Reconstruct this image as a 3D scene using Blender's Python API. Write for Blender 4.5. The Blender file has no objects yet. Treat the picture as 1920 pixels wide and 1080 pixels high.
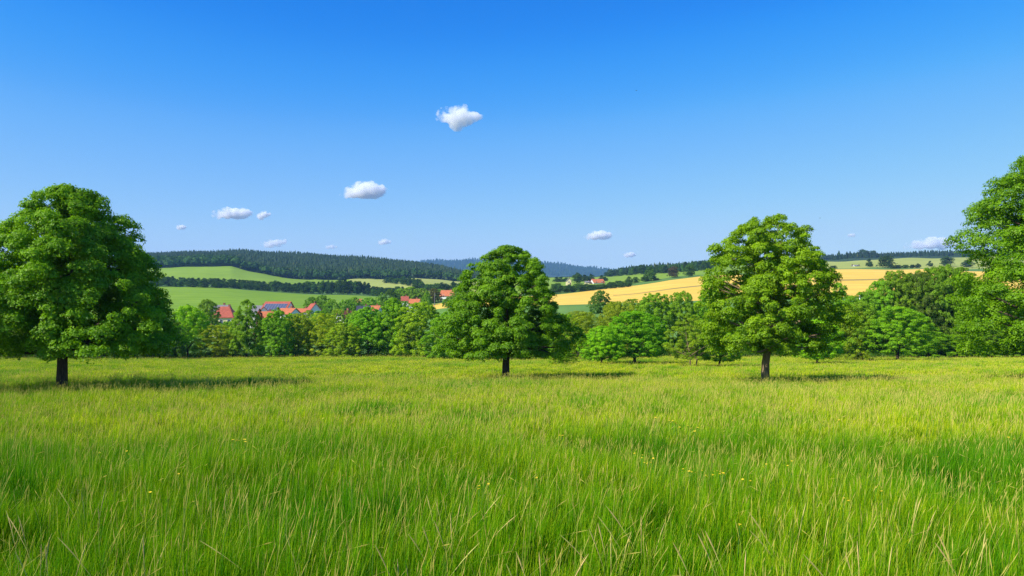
import bpy, math, numpy as np
from mathutils import Vector
R = math.radians
S = bpy.context.scene
COL = S.collection

# ------------------------------------------------------------------ camera, sky, sun, exposure
F, YH, CZ = 1400.0, 590.0, 2.3          # focal length in photo pixels, horizon row, eye height
cam = bpy.data.objects.new('camera', bpy.data.cameras.new('camera')); COL.objects.link(cam)
cam.location = (0, 0, CZ); cam.rotation_euler = (R(90), 0, 0)
cam.data.lens = 36 * F / 1920; cam.data.shift_y = (YH - 540) / 1920
cam.data.clip_start = 0.1; cam.data.clip_end = 40000
S.camera = cam
SUN_EL, SUN_AZ = R(42), math.atan2(-0.85, -0.53)     # azimuth measured from +Y towards +X
w = bpy.data.worlds.new("World"); S.world = w; w.use_nodes = True
nt = w.node_tree; bg = nt.nodes['Background']
sky = nt.nodes.new('ShaderNodeTexSky'); sky.sky_type = 'NISHITA'; sky.sun_disc = False
sky.sun_elevation = SUN_EL; sky.sun_rotation = SUN_AZ; sky.altitude = 400
sky.air_density = 1.0; sky.dust_density = 0.3; sky.ozone_density = 2.5
hs = nt.nodes.new('ShaderNodeHueSaturation'); hs.inputs['Saturation'].default_value = 1.35
hs.inputs['Hue'].default_value = 0.5; hs.inputs['Value'].default_value = 1.0
nt.links.new(sky.outputs[0], hs.inputs['Color'])
k1 = nt.nodes.new('ShaderNodeVectorMath'); k1.operation = 'SCALE'; k1.inputs[3].default_value = 0.12
k2 = nt.nodes.new('ShaderNodeVectorMath'); k2.operation = 'SCALE'; k2.inputs[3].default_value = 1 / 0.12
cv = nt.nodes.new('ShaderNodeRGBCurve')      # deep azure overhead, pale towards the horizon
for ci_, pts_ in enumerate([((0, 0.0), (0.042, 0.0), (0.06, 0.018), (0.08, 0.050), (0.095, 0.084), (0.127, 0.133), (0.235, 0.25), (0.319, 0.325), (0.445, 0.40), (1, 0.62)),
                            ((0, 0.0), (0.10, 0.09), (0.181, 0.158), (0.22, 0.222), (0.262, 0.277), (0.292, 0.318), (0.347, 0.367), (0.497, 0.47), (0.591, 0.515), (0.70, 0.55), (1, 0.7)),
                            ((0, 0), (0.2, 0.35), (0.44, 0.62), (0.497, 0.68), (0.558, 0.703), (0.65, 0.717), (0.76, 0.71), (1, 0.7))]):
    c_ = cv.mapping.curves[ci_]; c_.points[0].location = pts_[0]; c_.points[1].location = pts_[-1]
    for q_ in pts_[1:-1]: c_.points.new(*q_)
cv.mapping.update()
nt.links.new(hs.outputs[0], k1.inputs[0]); nt.links.new(k1.outputs[0], cv.inputs['Color']); nt.links.new(cv.outputs[0], k2.inputs[0]); nt.links.new(k2.outputs[0], bg.inputs['Color'])
bg.inputs['Strength'].default_value = 0.12
sd = bpy.data.lights.new('sun', 'SUN'); sd.energy = 5.0; sd.angle = R(0.5); sd.color = (1.0, 0.95, 0.86)
sun = bpy.data.objects.new('sun', sd); COL.objects.link(sun)
sv = Vector((math.sin(SUN_AZ) * math.cos(SUN_EL), math.cos(SUN_AZ) * math.cos(SUN_EL), math.sin(SUN_EL)))
sun.rotation_euler = sv.to_track_quat('Z', 'Y').to_euler(); sun.location = (-40, -40, 60)
S.view_settings.view_transform = 'Standard'; S.view_settings.look = 'None'
S.view_settings.exposure = 0.45; S.view_settings.gamma = 1.0
S.render.engine = 'CYCLES'
cy = S.cycles
cy.max_bounces = 16; cy.diffuse_bounces = 3; cy.glossy_bounces = 2; cy.transmission_bounces = 4
cy.transparent_max_bounces = 6; cy.volume_bounces = 14; cy.use_denoising = True; cy.denoiser = 'OPENIMAGEDENOISE'; cy.denoising_input_passes = 'RGB_ALBEDO_NORMAL'; cy.denoising_prefilter = 'NONE'

# ------------------------------------------------------------------ helpers
rng = np.random.default_rng(7)
def mesh_from(name, V, Fq, mats=(), col=None, mi=None, smooth=False):
    V = np.asarray(V, np.float32); me = bpy.data.meshes.new(name)
    if isinstance(Fq, np.ndarray):
        n, k = Fq.shape
        me.vertices.add(len(V)); me.vertices.foreach_set('co', V.ravel())
        me.loops.add(n * k); me.loops.foreach_set('vertex_index', Fq.astype(np.int32).ravel())
        me.polygons.add(n); me.polygons.foreach_set('loop_start', np.arange(0, n * k, k, dtype=np.int32))
        try: me.polygons.foreach_set('loop_total', np.full(n, k, np.int32))
        except Exception: pass
        me.update(calc_edges=True)
    else:
        me.from_pydata([tuple(map(float, v)) for v in V], [], Fq); me.update()
    for m in mats: me.materials.append(m)
    if mi is not None: me.polygons.foreach_set('material_index', np.asarray(mi, np.int32))
    if col is not None:
        a = me.attributes.new('col', 'FLOAT_COLOR', 'POINT')
        c = np.ones((len(V), 4), np.float32); c[:, :3] = col; a.data.foreach_set('color', c.ravel())
    me.polygons.foreach_set('use_smooth', np.full(len(me.polygons), smooth))
    return me
def link(name, me, parent=None, **kw):
    o = bpy.data.objects.new(name, me); COL.objects.link(o)
    if parent: o.parent = parent
    for k, v in kw.items(): o[k] = v
    return o
def empty(name, loc, label, cat, group=None, rz=0, scale=None):
    o = bpy.data.objects.new(name, None); COL.objects.link(o); o.location = loc; o.rotation_euler = (0, 0, rz)
    if scale is not None: o.scale = scale
    o['label'] = label; o['category'] = cat
    if group: o['group'] = group
    o.empty_display_size = 0.2
    return o
class MB:
    """collects boxes, tubes and polygons for one mesh"""
    def __init__(s): s.V = []; s.F = []
    def poly(s, pts, faces):
        b = len(s.V); s.V += [tuple(p) for p in pts]; s.F += [tuple(b + i for i in f) for f in faces]
    def box(s, x0, x1, y0, y1, z0, z1):
        s.poly([(x0,y0,z0),(x1,y0,z0),(x1,y1,z0),(x0,y1,z0),(x0,y0,z1),(x1,y0,z1),(x1,y1,z1),(x0,y1,z1)],
               [(0,3,2,1),(4,5,6,7),(0,1,5,4),(1,2,6,5),(2,3,7,6),(3,0,4,7)])
    def tube(s, pts, rad, n=7, cap=True):
        pts = [Vector(p) for p in pts]; b = len(s.V)
        for i, p in enumerate(pts):
            d = (pts[min(i + 1, len(pts) - 1)] - pts[max(i - 1, 0)]).normalized()
            u = d.cross(Vector((0.12, 1, 0.07))).normalized(); v = d.cross(u)
            for k in range(n):
                a = 2 * math.pi * k / n
                s.V.append(tuple(p + (u * math.cos(a) + v * math.sin(a)) * rad[i]))
        for i in range(len(pts) - 1):
            for k in range(n):
                s.F.append((b + i*n + k, b + i*n + (k+1) % n, b + (i+1)*n + (k+1) % n, b + (i+1)*n + k))
        if cap: s.F.append(tuple(b + (len(pts)-1)*n + k for k in range(n)))
    def mesh(s, name, mat, smooth=False): return mesh_from(name, s.V, s.F, [mat], smooth=smooth)
    def build(s, name, mat, parent=None, smooth=False, **kw): return link(name, s.mesh(name, mat, smooth), parent, **kw)

def newmat(name):
    m = bpy.data.materials.new(name); m.use_nodes = True; t = m.node_tree; t.nodes.clear()
    return m, t, t.nodes.new('ShaderNodeOutputMaterial')
def N(t, typ, **kw):
    n = t.nodes.new(typ)
    for k, v in kw.items():
        if k.startswith('i_'): n.inputs[k[2:].replace('_', ' ')].default_value = v
        else: setattr(n, k, v)
    return n
def mix(t, fac, a, b, mode='MIX'):
    n = t.nodes.new('ShaderNodeMix'); n.data_type = 'RGBA'; n.blend_type = mode
    for s, v in ((n.inputs[0], fac), (n.inputs[6], a), (n.inputs[7], b)):
        if hasattr(v, 'links') or hasattr(v, 'is_output'): t.links.new(v, s)
        elif isinstance(v, (int, float)): s.default_value = v
        else: s.default_value = (*v, 1)
    return n.outputs[2]
def ramp(t, src, lo, hi, a=0.0, b=1.0):
    n = t.nodes.new('ShaderNodeMapRange'); n.clamp = True
    t.links.new(src, n.inputs[0])
    for i, v in enumerate((lo, hi, a, b)): n.inputs[i + 1].default_value = v
    return n.outputs[0]
def noise(t, scale, detail=3, vec=None, rough=0.55):
    n = N(t, 'ShaderNodeTexNoise'); n.inputs['Scale'].default_value = scale
    n.inputs['Detail'].default_value = detail; n.inputs['Roughness'].default_value = rough
    if vec is not None: t.links.new(vec, n.inputs['Vector'])
    return n.outputs['Fac']
def position(t): return N(t, 'ShaderNodeNewGeometry').outputs['Position']
def principled(t, out, color, rough=0.8, spec=0.3, bump=None, strength=0.3, dist=0.1):
    p = N(t, 'ShaderNodeBsdfPrincipled'); p.inputs['Roughness'].default_value = rough
    p.inputs['Specular IOR Level'].default_value = spec
    if hasattr(color, 'is_output'): t.links.new(color, p.inputs['Base Color'])
    else: p.inputs['Base Color'].default_value = (*color, 1)
    if bump is not None:
        b = N(t, 'ShaderNodeBump'); b.inputs['Strength'].default_value = strength; b.inputs['Distance'].default_value = dist
        t.links.new(bump, b.inputs['Height']); t.links.new(b.outputs[0], p.inputs['Normal'])
    t.links.new(p.outputs[0], out.inputs['Surface']); return p

# leaves: colour of each tree from its object colour, each leaf's own tint from the 'col' attribute
def leaf_material(name, trans=0.46, gloss=0.015):
    m, t, out = newmat(name)
    at = N(t, 'ShaderNodeAttribute', attribute_name='col'); sp = N(t, 'ShaderNodeSeparateColor'); t.links.new(at.outputs['Color'], sp.inputs[0])
    oi = N(t, 'ShaderNodeObjectInfo')
    dark = mix(t, 1.0, oi.outputs['Color'], (0.68, 0.76, 0.6), 'MULTIPLY')
    lite = mix(t, 1.0, oi.outputs['Color'], (1.9, 1.55, 1.25), 'MULTIPLY')
    c = mix(t, sp.outputs['Red'], dark, lite)
    c = mix(t, ramp(t, sp.outputs['Green'], 0.9, 1.0, 0, 0.5), c, (0.16, 0.16, 0.03))
    d = N(t, 'ShaderNodeBsdfDiffuse'); tr = N(t, 'ShaderNodeBsdfTranslucent'); g = N(t, 'ShaderNodeBsdfGlossy'); g.inputs['Roughness'].default_value = 0.45
    t.links.new(c, d.inputs[0]); t.links.new(mix(t, 1.0, c, (1.25, 1.25, 0.5), 'MULTIPLY'), tr.inputs[0])
    a = N(t, 'ShaderNodeMixShader'); a.inputs[0].default_value = trans
    t.links.new(d.outputs[0], a.inputs[1]); t.links.new(tr.outputs[0], a.inputs[2])
    b = N(t, 'ShaderNodeMixShader'); b.inputs[0].default_value = gloss
    t.links.new(a.outputs[0], b.inputs[1]); t.links.new(g.outputs[0], b.inputs[2])
    t.links.new(b.outputs[0], out.inputs['Surface']); return m
M = {}
M['leaf'] = leaf_material('leaf')
M['farleaf'] = leaf_material('far_leaf', 0.2, 0.0)
def bark(name, c1, c2):
    m, t, out = newmat(name); tc = N(t, 'ShaderNodeTexCoord'); mp = N(t, 'ShaderNodeMapping'); mp.inputs['Scale'].default_value = (5, 5, 1.2)
    t.links.new(tc.outputs['Object'], mp.inputs['Vector'])
    n = noise(t, 3.0, 6, mp.outputs[0], 0.7)
    principled(t, out, mix(t, ramp(t, n, 0.35, 0.65), c1, c2), 0.9, 0.15, n, 0.8, 0.06); return m
M['bark'] = bark('bark', (0.035, 0.025, 0.018), (0.11, 0.08, 0.055))
M['bark_light'] = bark('pale_bark', (0.13, 0.09, 0.05), (0.36, 0.26, 0.15))
def flat(name, c, rough=0.8, var=0.15, scale=2.0):
    m, t, out = newmat(name); tc = N(t, 'ShaderNodeTexCoord')
    n = noise(t, scale, 4, tc.outputs['Object'])
    principled(t, out, mix(t, ramp(t, n, 0.3, 0.7), tuple(x * (1 - var) for x in c), tuple(min(1, x * (1 + var)) for x in c)), rough); return m
def tiles(name, c):
    m, t, out = newmat(name); tc = N(t, 'ShaderNodeTexCoord')
    wv = N(t, 'ShaderNodeTexWave'); wv.bands_direction = 'Z'; wv.inputs['Scale'].default_value = 1.6; wv.inputs['Distortion'].default_value = 0.3
    t.links.new(tc.outputs['Object'], wv.inputs['Vector']); n = noise(t, 1.5, 5, tc.outputs['Object'])
    c2 = mix(t, ramp(t, n, 0.3, 0.7), tuple(x * 0.72 for x in c), tuple(min(1, x * 1.15) for x in c))
    principled(t, out, mix(t, ramp(t, wv.outputs['Fac'], 0, 0.35, 0.35, 0), c2, tuple(x * 0.45 for x in c)), 0.75, 0.3, wv.outputs['Fac'], 0.4, 0.05); return m
M['tile_red'] = tiles('red_roof_tile', (0.43, 0.10, 0.055)); M['tile_orange'] = tiles('orange_roof_tile', (0.56, 0.165, 0.06))
M['tile_grey'] = tiles('grey_roof_tile', (0.22, 0.20, 0.20)); M['tile_dark'] = tiles('slate_roof_tile', (0.05, 0.055, 0.075))
M['wall_white'] = flat('white_render', (0.78, 0.76, 0.70), var=0.06); M['wall_cream'] = flat('cream_render', (0.75, 0.62, 0.33), var=0.08)
M['trim'] = flat('white_trim', (0.8, 0.8, 0.78), var=0.03); M['timber'] = flat('timber', (0.14, 0.08, 0.045)); M['brick'] = flat('brick', (0.3, 0.12, 0.07))
m, t, out = newmat('window_glass'); principled(t, out, (0.03, 0.04, 0.05), 0.12, 0.6); M['glass'] = m
m, t, out = newmat('solar_panel'); tc = N(t, 'ShaderNodeTexCoord'); bt = N(t, 'ShaderNodeTexBrick'); bt.offset = 0
bt.inputs['Color1'].default_value = (0.035, 0.045, 0.09, 1); bt.inputs['Color2'].default_value = (0.05, 0.06, 0.11, 1); bt.inputs['Mortar'].default_value = (0.3, 0.32, 0.36, 1)
bt.inputs['Scale'].default_value = 0.5; bt.inputs['Mortar Size'].default_value = 0.02; t.links.new(tc.outputs['Object'], bt.inputs['Vector'])
principled(t, out, bt.outputs['Color'], 0.3, 0.5); M['solar'] = m

# ------------------------------------------------------------------ the lie of the land
def H(D): return np.where(D > 0, 0.0505 * D - 0.0000888 * D * D, 0.03 * D)
def meadow_z(x, y):
    k = np.clip((150 - y) / 40, 0, 1)
    return -H(y) + k * (0.10 * np.sin(x * 0.11 + 1.0) * np.sin(y * 0.09 + 0.5) + 0.035 * np.sin(x * 0.45 + y * 0.3) + 0.03 * np.sin(x * 0.3 - y * 0.5 + 2)) * np.clip(y / 12, 0, 1)
def C(*pairs): a = np.array(pairs, float); return a[:, 0], a[:, 1]
CUR = [  # (distance by column, photo row by column)
 (C((0, 150)), C((0, 663.45))),
 (C((0, 330), (780, 320), (1060, 230)), C((0, 607), (800, 603), (870, 597), (1060, 590), (1300, 586), (1850, 580))),
 (C((0, 400), (740, 380), (800, 345), (1060, 300)), C((0, 592), (740, 589), (790, 583), (830, 577), (860, 575), (1060, 571), (1110, 570), (1300, 564), (1600, 556), (1850, 550))),
 (C((0, 650), (680, 640), (740, 560), (812, 430), (870, 440), (1060, 470), (1320, 560), (1820, 650)),
  C((-300, 536), (285, 538), (422, 541), (515, 548), (607, 553), (680, 554), (740, 560), (812, 571), (857, 565), (960, 557), (1052, 551), (1112, 545), (1194, 535), (1257, 524), (1319, 518), (1450, 510), (1562, 506), (1700, 506), (1820, 508))),
 (C((0, 760), (680, 740), (740, 690), (812, 480), (870, 480), (1060, 500), (1320, 600), (1820, 700)),
  C((-300, 524), (285, 526), (422, 532), (515, 539), (607, 545), (680, 548), (740, 551), (812, 560), (857, 556), (960, 551), (1052, 546), (1112, 540), (1194, 530), (1257, 519), (1319, 514), (1450, 507), (1562, 503), (1820, 504))),
 (C((0, 1000)), C((-300, 508), (285, 504), (340, 500), (387, 498), (434, 500), (462, 508), (515, 518), (577, 525), (640, 526), (666, 524), (690, 522), (740, 522), (781, 521), (858, 528), (960, 523), (1060, 520), (1150, 518), (1200, 512), (1320, 503), (1450, 495), (1562, 491), (1671, 485), (1801, 483), (2200, 480))),
 (C((0, 1600), (600, 1600), (780, 1400), (870, 1250), (1060, 1300)), C((-300, 486), (285, 482), (450, 480), (590, 483), (690, 493), (760, 500), (830, 511), (872, 522), (960, 523), (1060, 521), (1150, 518), (1200, 511), (1260, 505), (1320, 500), (1450, 492), (1562, 487), (1620, 483), (1700, 482), (1820, 481), (2200, 480))),
 (C((0, 2300)), C((0, 545))),
 (C((0, 3500)), C((0, 553))),
 (C((0, 5500)), C((-300, 505), (700, 500), (800, 492), (880, 490), (960, 493), (1010, 494), (1060, 499), (1100, 504), (1150, 509), (1250, 520), (2200, 545))),
 (C((0, 7000)), C((0, 560))),
]
def curves(p):
    Dk = np.stack([np.interp(p, *c[0]) for c in CUR]); Yk = np.stack([np.interp(p, *c[1]) for c in CUR])
    zk = CZ + (YH - Yk) * Dk / F; zk[0] = -H(np.array(150.0)); return Dk, zk
def bumps(x, y, D):
    a = np.clip((D - 170) / 300, 0, 1) * D / 1000
    return a * (1.1 * np.sin(x * 0.021 + 1) * np.sin(y * 0.013) + 0.7 * np.sin(x * 0.05 + y * 0.03 + 2) + 0.4 * np.sin(x * 0.11 - y * 0.07))
def far_z(p, D):
    p = np.asarray(p, float); D = np.asarray(D, float)
    Dk, zk = curves(p); z = zk[0].copy()
    for k in range(len(CUR) - 1):
        tt = np.clip((D - Dk[k]) / (Dk[k + 1] - Dk[k]), 0, 1); z = z + (zk[k + 1] - zk[k]) * tt
    return z + bumps((p - 960) * D / F, D, D)
def ground(x, y):
    return float(meadow_z(np.array(float(x)), np.array(float(y)))) if y <= 150 else float(far_z(960 + F * x / y, y))
def D_meadow(yb):
    lo, hi = 5.0, 149.0
    for _ in range(50):
        mid = (lo + hi) / 2
        if (CZ - 0.46 + float(H(np.array(mid)))) / mid * F > yb - YH: lo = mid
        else: hi = mid
    return lo
def D_at(p, Y, dmin=160, dmax=5600):
    ds = np.arange(dmin, dmax, 4.0); zz = far_z(np.full(len(ds), p), ds); yy = YH - (zz - CZ) * F / ds
    return float(ds[np.argmax(yy <= Y)]) if (yy <= Y).any() else float(ds[np.argmin(yy[:340])])
def at(px, D): x = (px - 960) * D / F; return (x, D, ground(x, D))

def land(name, c1, c2, scale=0.05, c3=None, rows=None, bump=0.3, fine=1.2):
    m, t, out = newmat(name); P = position(t)
    c = mix(t, ramp(t, noise(t, scale, 4, P), 0.35, 0.65), c1, c2)
    if c3 is not None: c = mix(t, ramp(t, noise(t, scale * 5, 5, P, 0.7), 0.45, 0.75, 0, 0.6), c, c3)
    f = noise(t, fine, 4, P, 0.7)
    c = mix(t, ramp(t, f, 0.3, 0.7, 0.25, 0), c, tuple(x * 0.6 for x in c1))
    if rows is not None:
        ang, freq, amt, rc = rows
        mp = N(t, 'ShaderNodeMapping'); mp.inputs['Rotation'].default_value = (0, 0, R(ang)); t.links.new(P, mp.inputs['Vector'])
        wv = N(t, 'ShaderNodeTexWave'); wv.bands_direction = 'X'; wv.inputs['Scale'].default_value = freq
        wv.inputs['Distortion'].default_value = 1.5; wv.inputs['Detail Scale'].default_value = 0.2; t.links.new(mp.outputs[0], wv.inputs['Vector'])
        c = mix(t, ramp(t, wv.outputs['Fac'], 0.86, 0.98, 0, amt), c, rc)
    principled(t, out, c, 0.95, 0.1, f, bump, 0.4); return m
M['soil'] = land('meadow_ground', (0.02, 0.045, 0.006), (0.03, 0.06, 0.008), 0.2, (0.04, 0.04, 0.012))
M['valley'] = land('valley_grass', (0.10, 0.21, 0.035), (0.15, 0.28, 0.05), 0.03, (0.16, 0.22, 0.06))
M['crop'] = land('green_crop', (0.17, 0.29, 0.012), (0.22, 0.34, 0.02), 0.012, (0.14, 0.25, 0.01), (80, 0.018, 0.6, (0.11, 0.21, 0.01)), 0.15)
M['wheat'] = land('ripe_wheat', (0.78, 0.50, 0.07), (0.86, 0.57, 0.10), 0.02, (0.68, 0.42, 0.06), (78, 0.012, 0.3, (0.48, 0.28, 0.06)), 0.3)
M['verge'] = land('verge', (0.10, 0.19, 0.035), (0.14, 0.25, 0.05), 0.03, (0.08, 0.15, 0.03))
M['pasture'] = land('pasture', (0.20, 0.31, 0.02), (0.25, 0.37, 0.03), 0.008, (0.17, 0.27, 0.02), (84, 0.02, 0.45, (0.14, 0.23, 0.015)), 0.15)
M['pale'] = land('pale_meadow', (0.33, 0.36, 0.07), (0.38, 0.40, 0.09), 0.01, (0.24, 0.32, 0.05), None, 0.15)
M['wood'] = land('forest_floor', (0.025, 0.05, 0.02), (0.04, 0.07, 0.025), 0.02)
M['tram'] = land('tramline', (0.36, 0.24, 0.07), (0.30, 0.24, 0.07), 0.05)

# meadow sheet
xs = np.concatenate([np.arange(-300, -80, 10), np.arange(-80, 80, 1.5), np.arange(80, 301, 10)]); ys = np.concatenate([np.arange(-60, 0, 4), np.arange(0, 60, 1.0), np.arange(60, 148, 3), [150]])
X, Y = np.meshgrid(xs, ys); V = np.stack([X, Y, meadow_z(X, Y)], -1).reshape(-1, 3); nx, ny = len(xs), len(ys)
i = (np.arange(ny - 1)[:, None] * nx + np.arange(nx - 1)[None]).ravel()
link('meadow', mesh_from('meadow', V, np.stack([i, i + 1, i + nx + 1, i + nx], 1), [M['soil']], smooth=True), kind='structure')

# the land beyond, one sheet cut into fields
PC = np.concatenate([np.arange(-1900, -100, 40), np.arange(-100, 2060, 5), np.arange(2060, 3900, 40)]).astype(float)
nrow = [8, 6, 26, 6, 20, 16, 8, 5, 14, 4]
Dk, zk = curves(PC); rows_, band = [], []
for k in range(len(CUR) - 1):
    for j in range(nrow[k]):
        rows_.append(Dk[k] + (Dk[k + 1] - Dk[k]) * j / nrow[k]); band.append(k)
rows_.append(Dk[-1]); G = np.stack(rows_); PP = np.broadcast_to(PC, G.shape)
V = np.stack([(PP - 960) * G / F, G, far_z(PP.ravel(), G.ravel()).reshape(G.shape)], -1)
V[0, :, 2] = -float(H(np.array(150.0)))
nC = len(PC); V = V.reshape(-1, 3)
r_, c_ = np.meshgrid(np.arange(len(rows_) - 1), np.arange(nC - 1), indexing='ij'); i = (r_ * nC + c_).ravel()
Q = np.stack([i, i + 1, i + nC + 1, i + nC], 1); bd = np.array(band)[r_.ravel()]; pc = (PC[c_] + 2.5).ravel()
sub = np.array([rows_i for b in range(10) for rows_i in np.arange(nrow[b]) / nrow[b]])[r_.ravel()]
def sheet(name, mask, mat):
    q = Q[mask]; u, inv = np.unique(q, return_inverse=True)
    link(name, mesh_from(name, V[u], inv.reshape(q.shape), [mat], smooth=True), kind='structure')
tram = (bd == 2) & (pc > 1150) & (np.abs(sub - 11 / 26) < 0.01)
sheet('valley_ground', (bd <= 1), M['valley'])
sheet('crop_field', (bd == 2) & (pc < 806), M['crop'])
sheet('wheat_field', (bd == 2) & (pc >= 806) & ~tram, M['wheat'])
sheet('field_track', tram, M['tram'])
sheet('grass_verge', (bd == 3), M['verge'])
sheet('pasture', (bd == 4) & (pc < 655), M['pasture'])
sheet('hay_field', (bd == 4) & (pc >= 655) & (pc < 900), M['pale'])
sheet('hill_meadow', (bd == 4) & (pc >= 900) & (pc < 1450), M['pasture'])
sheet('upland_field', (bd == 4) & (pc >= 1450), M['pale'])
sheet('hillside', (bd == 5) | (bd == 6), M['wood'])
sheet('plain', (bd == 7), M['valley'])
sheet('mountain', (bd >= 8), M['wood'])

# ------------------------------------------------------------------ trees
def unit(v): return v / np.maximum(np.linalg.norm(v, axis=-1, keepdims=True), 1e-6)
def leaves(P, Nn, L, tint, g):
    n = len(P); a = unit(np.cross(Nn, g.normal(size=(n, 3)))); b = np.cross(Nn, a); L = L[:, None]
    fold = Nn * L * 0.12
    V = np.stack([P - a * L, P + b * L * 0.55 + fold, P + a * L, P - b * L * 0.55 + fold], 1).reshape(-1, 3)
    c = np.repeat(np.stack([tint, g.random(n), np.zeros(n)], 1), 4, 0)
    return V, np.arange(4 * n).reshape(n, 4), c
def crown(g, Hh, h0, prof, Rm, ncl, nlf, leaf, flat_=0.75, csz=(0.05, 0.11), inner=0.3, droop=0.08, lob=0.12):
    ph, pr = np.array(prof).T
    t_ = g.random(ncl * 6); keep = g.random(len(t_)) < np.interp(t_, ph, pr) ** 1.2 + 0.16; t_ = t_[keep][:ncl]; n = len(t_)
    a = g.random(n) * 2 * np.pi; f = np.where(g.random(n) < inner, g.uniform(0.1, 0.7, n), g.uniform(0.74, 1.0, n))
    f1, f2, f3 = g.random(3) * 6.28
    lb = 1 + lob * np.sin(3 * a + f1 + 4 * t_) + lob * 0.7 * np.sin(5 * a + f2 - 8 * t_) + lob * 0.4 * np.sin(9 * a + f3 + 13 * t_)
    cr = Rm * g.uniform(csz[0], csz[1], n) * (0.75 + 0.35 * np.interp(t_, ph, pr))
    r = np.maximum(np.interp(t_, ph, pr) * Rm * lb * f - cr * 0.5, 0)
    z = h0 + (Hh - h0) * t_ ; z = np.clip(z, h0 + cr * 0.35, Hh - cr * flat_ * 0.8)
    Cc = np.stack([r * np.cos(a), r * np.sin(a), z], 1)
    wgt = cr ** 2; idx = g.choice(n, nlf, p=wgt / wgt.sum())
    d = unit(g.normal(size=(nlf, 3))); up = g.random(nlf) < 0.72; d[:, 2] = np.where(up, np.abs(d[:, 2]), d[:, 2])
    rad = unit(np.concatenate([Cc[:, :2], np.zeros((n, 1))], 1))[idx]
    off = d * (0.5 + 0.55 * g.random((nlf, 1)) ** 0.6) * cr[idx][:, None]
    jag = 1 + 0.22 * np.sin(7 * d[:, 0] + idx) * np.sin(6 * d[:, 1] + 2.1 * idx)
    off *= jag[:, None]; off[:, 2] *= flat_
    off[:, 2] -= droop * np.maximum((off * rad).sum(1), 0)
    P = Cc[idx] + off; P[:, 2] = np.maximum(P[:, 2], h0 * g.uniform(0.84, 1.0, nlf))
    Nn = unit(d + rad * 0.35 + np.array([0, 0, 0.45]) + g.normal(size=(nlf, 3)) * 0.5)
    ct = g.normal(0, 0.14, n); tint = np.clip(0.42 + ct[idx] + g.normal(0, 0.2, nlf), 0, 1)
    zt = np.percentile(P[:, 2], 99.7); P[:, 2] = np.where(P[:, 2] > h0, h0 + (P[:, 2] - h0) * (Hh - h0) / (zt - h0), P[:, 2])
    rh = np.percentile(np.hypot(P[:, 0], P[:, 1]), 98.5); P[:, :2] *= Rm / rh; Cc[:, :2] *= Rm / rh
    return leaves(P, Nn, leaf * g.uniform(0.6, 1.25, nlf), tint, g), Cc
def trunk(g, Hh, h0, r0, Cc, nb, lean=(0, 0), multi=1, sides=9, rbranch=0.3):
    b = MB()
    for k in range(multi):
        ox = (k - (multi - 1) / 2) * r0 * 7 if multi > 1 else 0
        sgn = 1 if ox > 0 else -1
        top = Hh * 0.8; zs = [-0.25, 0.0, 0.12 * h0 + 0.1, h0 * 0.6, h0, h0 + (top - h0) * 0.35, h0 + (top - h0) * 0.7, top]
        rs = [r0 * 1.5, r0 * 1.32, r0 * 1.08, r0 * 0.95, r0 * 0.88, r0 * 0.6, r0 * 0.35, r0 * 0.1]
        ax = []
        for q, z in enumerate(zs):
            fz = max(z, 0) / Hh
            ax.append((ox + lean[0] * fz + (sgn * fz * Hh * 0.12 if multi > 1 else 0) + g.normal(0, 0.008 * Hh) * (q > 3), lean[1] * fz + g.normal(0, 0.008 * Hh) * (q > 3), z))
        b.tube(ax, rs, sides)
        if nb:
            A = np.array(ax)
            for c in Cc[g.permutation(len(Cc))[:nb]]:
                rr = math.hypot(c[0], c[1]); zb = np.clip(c[2] - rr * g.uniform(0.45, 0.8), h0 * 0.92, top * 0.9)
                s = np.array([np.interp(zb, A[:, 2], A[:, 0]), np.interp(zb, A[:, 2], A[:, 1]), zb])
                rb = np.interp(zb, A[:, 2], rs) * g.uniform(0.35, 0.6); pts, rad = [], []
                wob = g.normal(0, 0.05, 3) * rr
                for q in np.linspace(0, 1, 6):
                    p_ = s + (c - s) * q; p_[2] += math.sin(q * math.pi) * 0.10 * rr * (1 - q); p_ += wob * math.sin(q * math.pi)
                    pts.append(tuple(p_)); rad.append(rb * (1 - 0.88 * q) + 0.012)
                b.tube(pts, rad, 5, cap=False)
    return b

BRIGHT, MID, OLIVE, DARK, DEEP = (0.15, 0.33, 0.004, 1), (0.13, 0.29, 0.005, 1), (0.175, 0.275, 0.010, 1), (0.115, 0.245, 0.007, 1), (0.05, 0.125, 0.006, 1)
# the four big meadow trees: photo column, base row, top row, crown bottom row, half width px, profile
def big_tree(px, yb, yt, ycb, hw, prof, seed, color, barkm, rt, label, nleaf=95000, leaf=0.07, ncl=640, lean=(0, 0), D=None, **kw):
    g = np.random.default_rng(seed); D = D or D_meadow(yb); s = D / F
    loc = at(px, D); loc = (loc[0], loc[1], loc[2])
    Hh = (CZ + (YH - yt) * s) - loc[2]; h0 = (CZ + (YH - ycb) * s) - loc[2]; Rm = hw * s
    (V, Fq, c), Cc = crown(g, Hh, h0, prof, Rm, ncl, nleaf, leaf, **kw)
    V[:, 0] += lean[0] * np.clip(V[:, 2] / Hh, 0, 1)
    Cc[:, 0] += lean[0] * np.clip(Cc[:, 2] / Hh, 0, 1)
    root = empty('maple_tree', loc, label, 'tree', 'broad trees standing alone in the meadow')
    trunk(g, Hh, h0 + 0.4, rt * s, Cc, 60, lean).build('trunk', barkm, root, True)
    o = link('crown', mesh_from('crown', V, Fq, [M['leaf']], c), root); o.color = color
BELL = [(0, 0.9), (0.08, 1), (0.2, 0.97), (0.37, 0.85), (0.53, 0.74), (0.7, 0.62), (0.85, 0.4), (0.95, 0.22), (1, 0.08)]
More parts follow.
